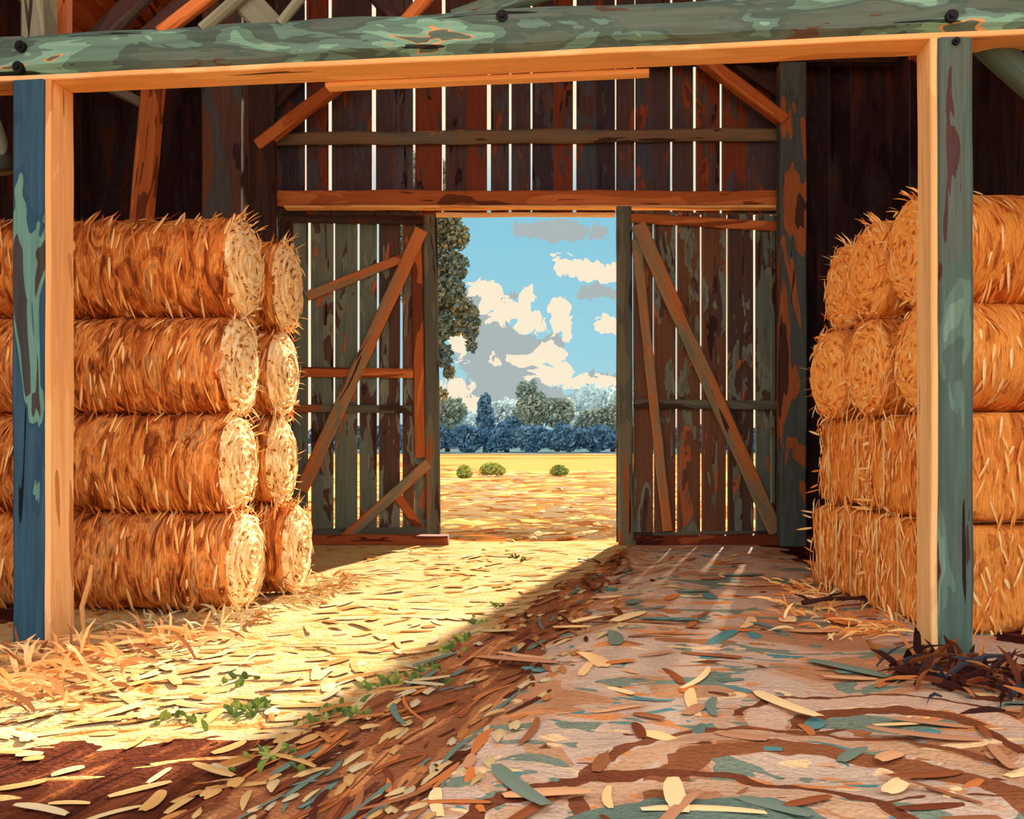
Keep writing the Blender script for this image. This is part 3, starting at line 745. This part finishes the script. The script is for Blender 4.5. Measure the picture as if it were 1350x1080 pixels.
def straw_over_block(Lx, Ly, Lz, n, seed):
    rg = random.Random(seed); mb = MB()
    for i in range(n):
        u = rg.random()
        if u < .62: p = Vector((.0, rg.uniform(-.46, .46) * Ly, rg.uniform(.03, .97) * Lz)); nr = Vector((1, 0, 0)); d = Vector((rg.uniform(.0, .25), rg.uniform(-.6, .6), rg.choice((-1, -1, 1))))
        elif u < .955: p = Vector((-rg.random() * Lx, Ly / 2, rg.uniform(.03, .97) * Lz)); nr = Vector((0, 1, 0)); d = Vector((rg.uniform(-.6, .6), rg.uniform(0, .25), rg.choice((-1, -1, 1))))
        else: p = Vector((rg.uniform(-.03, 0), rg.choice((-.48, .48)) * Ly, rg.random() * Lz)); nr = Vector((.7, .7, 0)); d = Vector((rg.uniform(.3, 1), p.y / Ly * 2, rg.uniform(-.4, .4)))
        mb.ribbon(p, d, nr, rg.uniform(.06, .2), rg.uniform(.01, .026), nr * -.15, rg.random())
    return mb
def place_block(key, dims, loc, yaw, label, ys):
    if key not in PROTO:
        sd = len(PROTO)
        PROTO[key] = [('body', block_bale(*dims, sd).mesh('bale_body', STRAWBLOCK, True))] + \
            [('twine', t.mesh('twine', TWINE, True)) for t in twine_loops(dims[1], dims[2], ys, sd, dims[0])] + \
            [('loose_straw', straw_over_block(*dims, 330, sd).mesh('loose_straw', STRAND_R))]
    o = empty('hay_bale', loc, (0, 0, yaw)); tag(o, label, 'hay bale', gr)
    for nm, me in PROTO[key]:
        p = link(nm, me, o, W[o])
        if nm == 'loose_straw': p['kind'] = 'stuff'
        if nm == 'twine': p['label'] = 'pale twine tied round the bale'
    return o
yr = math.pi + math.radians(4)
BZ = .755
place_block('RB0', (1.5, 1.19, BZ), (XR - .02, 6.99, 0), yr, 'square hay bale with pale twine on the floor beside the teal post', (-.32, .02, .36))
place_block('RB1', (1.5, 1.19, BZ), (XR - .04, 8.23, 0), yr, 'square hay bale with pale twine on the floor, far end of the right stack', (-.35, .0, .3))
place_block('RB2', (1.5, 1.19, BZ), (XR + .03, 7.0, BZ + .006), yr, 'square hay bale second from the floor, beside the teal post', (-.3, .3))
place_block('RB3', (1.5, 1.19, BZ), (XR + .02, 8.24, BZ + .006), yr, 'square hay bale second from the floor, far end of the right stack', (-.3, .3))
def right_round(k, x, d, z, label, yaw=yr):
    parts = round_bale('RR%d' % (k % 3), 1.5, RR, END_R, STRAWBODY_R, STRAND_R, 21 + k % 3, True, 300)
    place_bale(parts, (x, d, z), yaw, rgx.uniform(0, 6.28), RR, label, gr)
z3 = 2 * (BZ + .006) + .004
right_round(0, XR + .06, 6.78, z3, 'round hay bale third from the floor, beside the teal post')
right_round(1, XR - .02, 7.59, z3, 'round hay bale third from the floor, middle of the right stack')
right_round(2, XR - .06, 8.40, z3, 'round hay bale third from the floor, farthest end of the right stack')
z4 = z3 + RR * 2 * .985
right_round(2, XR + .0, 6.78, z4, 'topmost round hay bale beside the teal post, crowning the right stack')
right_round(0, XR + .0, 7.59, z4, 'round hay bale in the top row, middle of the right stack')
right_round(1, XR + .08, 8.40, z4, 'round hay bale in the top row, farthest end of the right stack')
# ------------------------------------------------------------------ straw, litter, weeds and twigs on the floor
def strokes(name, n, region, size, width, dirf, mat, label, cat, tilt=.12, seed=1, spine=.45):
    rg = random.Random(seed); mb = MB(); k = 0; tries = 0
    while k < n and tries < n * 30:
        tries += 1
        p = region(rg)
        if p is None: continue
        x, y = p; d = dirf(x, y, rg); d = Vector((d[0], d[1], rg.uniform(0, tilt)))
        kk = min(1.0, .35 + y / 9); L = rg.uniform(*size) * kk; w = rg.uniform(*width) * kk
        q = Vector((x, y, floor_z(x, y) + rg.uniform(.004, .014)))
        side = Vector((-d.y, d.x, 0)).normalized()
        mb.ribbon(q, d, Vector((0, 0, 1)), L, w, side * rg.uniform(-.35, .35) + Vector((0, 0, -tilt * .7)), rg.random(), 3 if spine > .3 else 6, spine); k += 1
    o = mb.build(name, mat); return tag(o, label, cat, None, 'stuff')
def near_bias(rg, y0, y1): return 1 / (1 / y1 + (1 / y0 - 1 / y1) * rg.random())
def reg_straw(rg):
    y = near_bias(rg, 2.6, 12.0); e = rg.uniform(-2.9, .02); x = e + .3 * y - 2.1
    if x < -3.0 and y < 6.4: x = rg.uniform(-3.0, -2.6) if y > 5.8 else x
    if y > 6.6 and x < -2.05: return None
    if y - .18 * x < 4.5 + .3 * math.sin(x * 3) and e < -.2 and rg.random() < .86: return None
    return x, y
def along(x, y, rg):
    a = math.atan2(1, .3) + rg.gauss(0, .5) + (math.pi if rg.random() < .5 else 0)
    if rg.random() < .45: a = rg.gauss(0, .45) + (math.pi if rg.random() < .5 else 0)
    return math.cos(a), math.sin(a)
strokes('floor_straw', 620, reg_straw, (.10, .36), (.03, .09), along, TRACKSTRAW, 'pale loose straw strewn over the sunlit left side of the floor', 'straw', .03, 3, .15)
def reg_rut(rg):
    y = near_bias(rg, 2.6, 11.0); e = rg.uniform(.0, 1.05 - .075 * y); return e + .3 * y - 2.1, y
def rutdir(x, y, rg):
    a = math.atan2(1, .3) + rg.gauss(0, .18); s = rg.choice((-1, 1)); return s * math.cos(a), s * math.sin(a)
strokes('rut_litter', 240, reg_rut, (.16, .6), (.016, .05), rutdir, EARTHCHIP, 'dark earth flakes lying along the wheel rut', 'litter', .02, 5, .15)
def reg_rutstraw(rg):
    y = near_bias(rg, 2.7, 11.0); e = rg.choice((.12, .3, .62, .8)) + rg.gauss(0, .05); return e + .3 * y - 2.1, y
strokes('rut_straw', 190, reg_rutstraw, (.10, .24), (.03, .07), rutdir, TRACKSTRAW, 'pale straw wisps lying along the wheel rut', 'straw', .15, 6)
def reg_dirt(rg):
    y = near_bias(rg, 2.6, 11.8); e = rg.uniform(.9 - .06 * y, 4.6); x = e + .3 * y - 2.1
    if x > 2.75 and y > 5.0 or x > 4: return None
    return x, y
strokes('dirt_litter', 170, reg_dirt, (.16, .62), (.035, .13), along, TANCHIP, 'tan straw and leaf scraps scattered over the dirt side of the floor', 'litter', .012, 8, .08)
strokes('dirt_clods', 60, reg_dirt, (.16, .6), (.025, .09), along, EARTHCHIP, 'dark earth flakes scattered over the dirt side of the floor', 'litter', .012, 9, .1)
# weeds: short green leaves pushing through the straw
def weeds():
    rg = random.Random(11); mb = MB()
    for px, py, n in ((235, 948, 9), (290, 950, 8), (320, 938, 12), (345, 935, 10), (415, 955, 8), (445, 940, 10), (470, 948, 9), (495, 905, 9), (515, 900, 10), (545, 895, 7), (575, 890, 10), (590, 865, 8), (605, 850, 7), (630, 822, 8), (325, 898, 7), (375, 1010, 9), (345, 1018, 8), (675, 735, 8), (690, 740, 7), (655, 800, 6)):
        d = F * H / (py - HY); x0 = X(px, d)
        for i in range(n):
            x = x0 + rg.gauss(0, .05); y = d + rg.gauss(0, .07)
            mb.ribbon(Vector((x, y, floor_z(x, y) - .005)), Vector((rg.uniform(-.6, .6), rg.uniform(-.4, .4), 1)), Vector((0, -1, .2)).normalized(), rg.uniform(.04, .09), rg.uniform(.018, .036), Vector((rg.uniform(-.5, .5), 0, -.3)), rg.random())
    return tag(mb.build('green_weeds', WEED), 'sparse green weeds pushing through the sunlit straw', 'weeds', None, 'stuff')
weeds()
def heap(name, pts, n, mat, label, L, wd, seed, out):
    rg = random.Random(seed); mb = MB()
    for i in range(n):
        cx, cy, sx, sy = rg.choice(pts)
        x = cx + rg.gauss(0, sx); y = cy + rg.gauss(0, sy)
        d = Vector((out[0] + rg.uniform(-.8, .8), out[1] + rg.uniform(-.6, .6), rg.uniform(.05, .9)))
        mb.ribbon(Vector((x, y, floor_z(x, y) + rg.uniform(-.01, .05))), d, Vector((rg.uniform(-.4, .4), -1, .6)).normalized(), rg.uniform(*L), rg.uniform(*wd), Vector((rg.uniform(-.3, .3), rg.uniform(-.2, .1), -.35)), rg.random())
    return tag(mb.build(name, mat), label, 'straw', None, 'stuff')
heap('straw_tussock', [(-2.75, 5.75, .22, .16), (-2.5, 5.5, .25, .16), (-3.1, 5.3, .22, .15), (-2.2, 6.2, .25, .12), (-2.9, 5.05, .3, .15), (-2.75, 4.75, .25, .15), (-2.45, 5.0, .2, .2)], 430, HEAPSTRAW, 'ragged tan straw heaped around the foot of the blue post', (.14, .36), (.012, .032), 21, (-.5, -.3))
heap('dark_litter', [(2.45, 5.15, .15, .12), (2.75, 5.0, .25, .16), (3.1, 5.0, .2, .2), (2.35, 5.4, .1, .1), (2.9, 4.7, .25, .15)], 380, HEAPDARK, 'dark brown leaf litter heaped around the foot of the teal post', (.14, .40), (.014, .045), 23, (.1, -.2))
heap('bale_litter', [(2.35, 7.0, .15, .3), (2.55, 6.6, .1, .15), (2.6, 8.2, .08, .3)], 160, STRAND_R, 'amber straw spilled at the foot of the right hay stack', (.10, .24), (.01, .024), 25, (-.6, -.3))
heap('stack_litter', [(-2.1, 7.0, .15, .12), (-1.75, 7.9, .12, .3), (-2.6, 6.85, .25, .08), (-1.6, 8.6, .1, .2)], 240, TRACKSTRAW, 'golden straw spilled at the foot of the left hay stack', (.10, .26), (.01, .026), 27, (.5, -.4))
# single tall stalk by the blue post
mb = MB(); p = P(112, 832, 6.35); p.z = floor_z(p.x, p.y) - .02
q1 = P(108, 800, 6.33); q2 = P(121, 745, 6.33)
mb.tube([p, q1, q1.lerp(q2, .55) + Vector((.01, 0, 0)), q2], [.014, .017, .018, .012], 8)
o = mb.build('straw_stalk', plain('stalk_tan', G(226,172,106), .9), None, Matrix.Translation(p)); 
for v in o.data.vertices: v.co -= p
top_tag(o, 'single tall tan stalk standing upright beside the blue post', 'stalk')
# twig on the floor by the right stack
d = F * H / (800 - HY)
mb = MB(); base = Vector((X(1058, d), d, .03))
def tw(a, b_, r0, r1):
    mb.tube([a, a.lerp(b_, .35) + Vector((0, .02, .015)), a.lerp(b_, .7) + Vector((0, -.015, .01)), b_], [r0, r0 * .9, (r0 + r1) / 2, r1], 7)
tw(base + Vector((.0, 0, 0)), base + Vector((.58, .14, .02)), .02, .012)
tw(base + Vector((.06, .02, .01)), base + Vector((-.03, .10, .05)), .014, .006)
tw(base + Vector((.2, .05, .01)), base + Vector((.40, .26, .04)), .012, .005)
tw(base + Vector((.34, .08, .01)), base + Vector((.52, -.08, .03)), .012, .005)
tw(base + Vector((.44, .1, .02)), base + Vector((.66, .02, .03)), .012, .006)
o = mb.build('fallen_twig', TWIGMAT, None, Matrix.Translation(base), True)
for v in o.data.vertices: v.co -= base
top_tag(o, 'dark forked twig lying on the dirt before the right hay stack', 'twig')

# ------------------------------------------------------------------ outdoors
def leafmass(lobes, n, size, seed):
    rg = random.Random(seed); mb = MB()
    tot = sum((l[3] * l[5]) for l in lobes)
    for (cx, cy, cz, rx, ry, rz) in lobes:
        k = max(20, int(n * rx * rz / tot)) if tot else n
        r0 = rg.random()
        for i in range(k):
            v = Vector((rg.gauss(0, 1), rg.gauss(0, 1), rg.gauss(0, 1))).normalized() * (rg.random() ** .3)
            p = Vector((cx + v.x * rx, cy + v.y * ry, cz + v.z * rz))
            a = Vector((rg.gauss(0, 1), rg.gauss(0, 1), rg.gauss(0, 1))).normalized(); b_ = a.orthogonal().normalized(); c = a.cross(b_)
            s = size * rg.uniform(.5, 1.2); t = s * rg.uniform(.5, .9)
            mb.add([p - b_ * s, p + c * t + a * s * .15, p + b_ * s, p - c * t + a * s * .15], [(0, 1, 2), (0, 2, 3)], (r0 + rg.uniform(-.12, .12)) % 1.0)
    return mb
def tree(name, base, lobes, n, size, mat, seed, label, cat, trunk=True, trunk_r=.2, group=None):
    o = empty(name, base); tag(o, label, cat, group)
    leafmass(lobes, n, size, seed).build('foliage', mat, o, Matrix())
    if trunk:
        mb = MB(); topz = max(l[2] for l in lobes)
        cx = lobes[0][0]; cy = lobes[0][1]
        b = Vector(base)
        mb.tube([b + Vector((0, 0, -.1)), b.lerp(Vector((cx, cy, topz)), .35) , b.lerp(Vector((cx, cy, topz)), .7), Vector((cx, cy, topz))], [trunk_r * 1.25, trunk_r, trunk_r * .7, trunk_r * .3], 10)
        mb.build('trunk', BARK, o, Matrix(), True)
    return o
def lobe(px, py, rpx, rpy, d, k=1.0):
    p = P(px, py, d); return (p.x, p.y, p.z, rpx / F * d, max(rpx, rpy) / F * d * k, rpy / F * d)
# big tree close by on the left of the doorway
d = 27.0
lb = [lobe(*a, d) for a in ((556, 300, 30, 36), (582, 292, 26, 22), (600, 312, 20, 20), (575, 340, 26, 26), (600, 352, 18, 18), (590, 380, 24, 20), (604, 402, 20, 16), (618, 412, 14, 12), (620, 436, 11, 12), (628, 425, 6, 6), (622, 455, 8, 10), (600, 430, 14, 14),
                              (580, 430, 18, 24), (586, 470, 12, 18), (592, 492, 8, 8), (560, 460, 26, 34), (566, 390, 28, 34), (578, 520, 12, 10), (540, 350, 34, 50), (590, 260, 40, 30), (550, 240, 50, 40))]
tree('tall_tree', (X(548, d), d, 0), [(X(548, d), d, Z(360, d), .5, .5, .8)] + lb, 17000, .085, LEAFNEAR, 31, 'tall dark green tree close behind the left edge of the doorway', 'tree', True, .3)
# trees along the far edge of the field
far = [
 ('grey-green round tree at the left end of the far treeline', LEAFMID, 150, [(590, 545, 22, 22), (600, 540, 16, 16), (578, 555, 20, 20)]),
 ('narrow dark blue pointed tree in the far treeline', LEAFBLUE, 146, [(640, 556, 12, 18), (639, 540, 9, 18), (641, 528, 6, 9)]),
 ('tallest grey-green tree of the far treeline with a ragged top', LEAFMID, 154, [(700, 545, 24, 22), (694, 522, 14, 16), (690, 512, 9, 9), (708, 528, 12, 14), (703, 506, 5, 7)]),
 ('broad grey-green tree right of the tallest far tree', LEAFMID, 152, [(735, 545, 22, 20), (728, 534, 13, 10), (745, 536, 11, 10)]),
 ('low blue-green tree near the right edge of the doorway view', LEAFMID, 150, [(780, 554, 18, 14), (770, 560, 14, 12), (792, 550, 12, 12)]),
 ('blue-green tree half cut off by the right doorway edge', LEAFMID, 149, [(808, 552, 14, 18), (816, 545, 14, 16)]),
 ('small blue tree between the pointed and the tallest far trees', LEAFBLUE, 145, [(668, 566, 14, 10), (676, 560, 10, 10)]),
]
for i, (lab, mat, d, ls) in enumerate(far):
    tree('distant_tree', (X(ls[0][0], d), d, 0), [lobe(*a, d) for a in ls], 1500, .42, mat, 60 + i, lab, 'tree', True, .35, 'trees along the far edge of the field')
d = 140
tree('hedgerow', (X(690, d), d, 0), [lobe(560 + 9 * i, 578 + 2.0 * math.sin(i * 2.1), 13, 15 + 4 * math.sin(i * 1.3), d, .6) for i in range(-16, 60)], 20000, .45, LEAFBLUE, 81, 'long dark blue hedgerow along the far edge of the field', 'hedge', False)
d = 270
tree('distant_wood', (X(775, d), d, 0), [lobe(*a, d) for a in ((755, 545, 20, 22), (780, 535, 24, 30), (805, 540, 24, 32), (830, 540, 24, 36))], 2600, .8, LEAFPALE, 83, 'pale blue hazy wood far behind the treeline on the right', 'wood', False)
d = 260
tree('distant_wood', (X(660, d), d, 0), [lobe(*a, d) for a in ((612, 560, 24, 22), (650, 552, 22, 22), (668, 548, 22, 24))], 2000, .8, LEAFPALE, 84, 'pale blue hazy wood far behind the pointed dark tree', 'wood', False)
# shrubs in the field
for i, (px, py, r, ry, lab) in enumerate(((612, 622, 8, 8, 'small dark round shrub in the field, leftmost of the three'), (648, 618, 14, 9, 'widest low green shrub in the field, middle of the three'), (737, 620, 10, 7, 'small green shrub in the field towards the right of the doorway'))):
    d = F * H / (py + ry - HY)
    tree('field_shrub', (X(px, d), d, 0), [lobe(px, py, r, ry, d), lobe(px + r * .7, py + 2, r * .6, ry * .7, d), lobe(px - r * .7, py + 2, r * .5, ry * .7, d)], 700, .09, LEAFBUSH, 90 + i, lab, 'shrub', True, .03, 'shrubs in the field')
# cut straw lying in the field just outside
def field_straw():
    rg = random.Random(41); mb = MB()
    for i in range(900):
        y = near_bias(rg, 12.7, 45); x = rg.uniform(-.14, .17) * y
        k = y / 13
        a = rg.gauss(0, .5) + (math.pi if rg.random() < .5 else 0)
        mb.ribbon(Vector((x, y, field_z(x, y) + .02)), Vector((math.cos(a), math.sin(a), rg.uniform(.0, .15))), Vector((0, -.3, 1)).normalized(), rg.uniform(.2, .7) * k ** .5, rg.uniform(.05, .13) * k ** .5, Vector((0, .2, -.1)), rg.random())
    return tag(mb.build('cut_straw', TRACKSTRAW), 'pale cut straw strewn over the field just outside the doorway', 'straw', None, 'stuff')
field_straw()

# ------------------------------------------------------------------ sky and sun
def world():
    w = bpy.data.worlds.new('barn_sky'); C.world = w; w.use_nodes = True
    nt = NT(w.node_tree); bg = w.node_tree.nodes['Background']
    dirv = nt.new('ShaderNodeTexCoord').outputs['Generated']
    sp = nt.new('ShaderNodeSeparateXYZ'); nt.l.new(dirv, sp.inputs[0])
    x, y, z = sp.outputs
    yy = nt.m('MAXIMUM', y, .02)
    u = nt.m('DIVIDE', x, yy); v = nt.m('DIVIDE', z, yy)
    cv = nt.new('ShaderNodeCombineXYZ'); nt.put(cv.inputs[0], u); nt.put(cv.inputs[1], v)
    q = cv.outputs[0]
    n1 = nt.m('SUBTRACT', nt.noise(q, 34.0, 3.0, .6, 1.6), .5)
    n2 = nt.m('SUBTRACT', nt.noise(nt.vm('ADD', q, (7.1, 3.3, 0)), 30.0, 3.0, .6, 1.4), .5)
    def blobs(lst, nz, amp):
        acc = None
        for (px, py, rx, ry) in lst:
            a = nt.m('DIVIDE', nt.m('SUBTRACT', u, (px - CX) / F), rx / F)
            b_ = nt.m('DIVIDE', nt.m('SUBTRACT', v, (HY - py) / F), ry / F)
            e = nt.m('SUBTRACT', 1.0, nt.m('SQRT', nt.m('ADD', nt.m('MULTIPLY', a, a), nt.m('MULTIPLY', b_, b_))))
            acc = e if acc is None else nt.m('MAXIMUM', acc, e)
        return nt.m('GREATER_THAN', nt.m('ADD', acc, nt.m('MULTIPLY', nz, amp)), 0.0)
    sky = nt.ramp(nt.m('MULTIPLY', v, 4.0), [(0, G(184,216,220)), (.35, G(158,212,226)), (1, G(136,202,224))], 'LINEAR')
    grey = blobs([(660, 490, 60, 70), (640, 440, 40, 30), (690, 455, 45, 14), (790, 525, 40, 30), (730, 305, 60, 14), (790, 385, 30, 12), (640, 395, 40, 14), (720, 535, 60, 25)], n2, 2.6)
    white = blobs([(775, 355, 38, 12), (745, 352, 16, 18), (800, 362, 22, 12), (800, 430, 22, 11), (640, 382, 22, 10), (668, 408, 34, 18), (700, 425, 20, 16), (735, 415, 16, 24), (746, 432, 10, 22), (722, 462, 22, 12), (690, 475, 30, 10), (725, 492, 30, 12), (770, 505, 40, 10), (600, 525, 24, 26), (620, 540, 18, 20), (605, 452, 14, 22), (690, 392, 14, 12)], n1, 3.4)
    col = nt.mix(grey, sky, G(172,184,184)); col = nt.mix(white, col, G(252,236,208))
    # bright warm haze around the sun, away from the patch of blue
    du = nt.m('ABSOLUTE', nt.m('SUBTRACT', u, .01))
    glow = nt.m('MAXIMUM', nt.m('MULTIPLY', nt.m('SUBTRACT', du, .125), 12.0), nt.m('MULTIPLY', nt.m('SUBTRACT', v, .25), 12.0))
    glow = nt.m('MINIMUM', nt.m('MAXIMUM', glow, 0.0), 1.0)
    col = nt.mix(glow, col, (1.15, .92, .62, 1))
    # half of the sky in front of the barn
    back = nt.m('LESS_THAN', y, .02)
    col = nt.mix(back, col, (BACKSKY[0], BACKSKY[1], BACKSKY[2], 1))
    nt.l.new(col, bg.inputs['Color']); bg.inputs['Strength'].default_value = 1.0
BACKSKY = (2.1, 1.82, 1.66)
world()
L = bpy.data.lights.new('sun', 'SUN'); L.energy = 19.5; L.color = (1.0, .85, .70); L.angle = math.radians(1.5)
lo = bpy.data.objects.new('sun', L); COL.objects.link(lo)
lo.rotation_euler = SUN.to_track_quat('-Z', 'Y').to_euler(); lo.location = (4, 20, 12)

# ------------------------------------------------------------------ camera
cam = bpy.data.cameras.new('camera'); co = bpy.data.objects.new('camera', cam); COL.objects.link(co)
co.location = (0, 0, H); co.rotation_euler = (math.pi / 2, 0, 0)
cam.sensor_fit = 'HORIZONTAL'; cam.sensor_width = 36.0; cam.lens = 36.0 * F / 1350.0
cam.shift_y = (HY - 540.0) / 1350.0
cam.clip_start = .05; cam.clip_end = 2000
C.camera = co
vs = C.view_settings
vs.view_transform = 'Standard'; vs.look = 'None'; vs.exposure = 0.0; vs.gamma = 1.0; vs.use_curve_mapping = False
C.cycles.max_bounces = 8; C.cycles.diffuse_bounces = 5
C.cycles.sample_clamp_indirect = 8.0
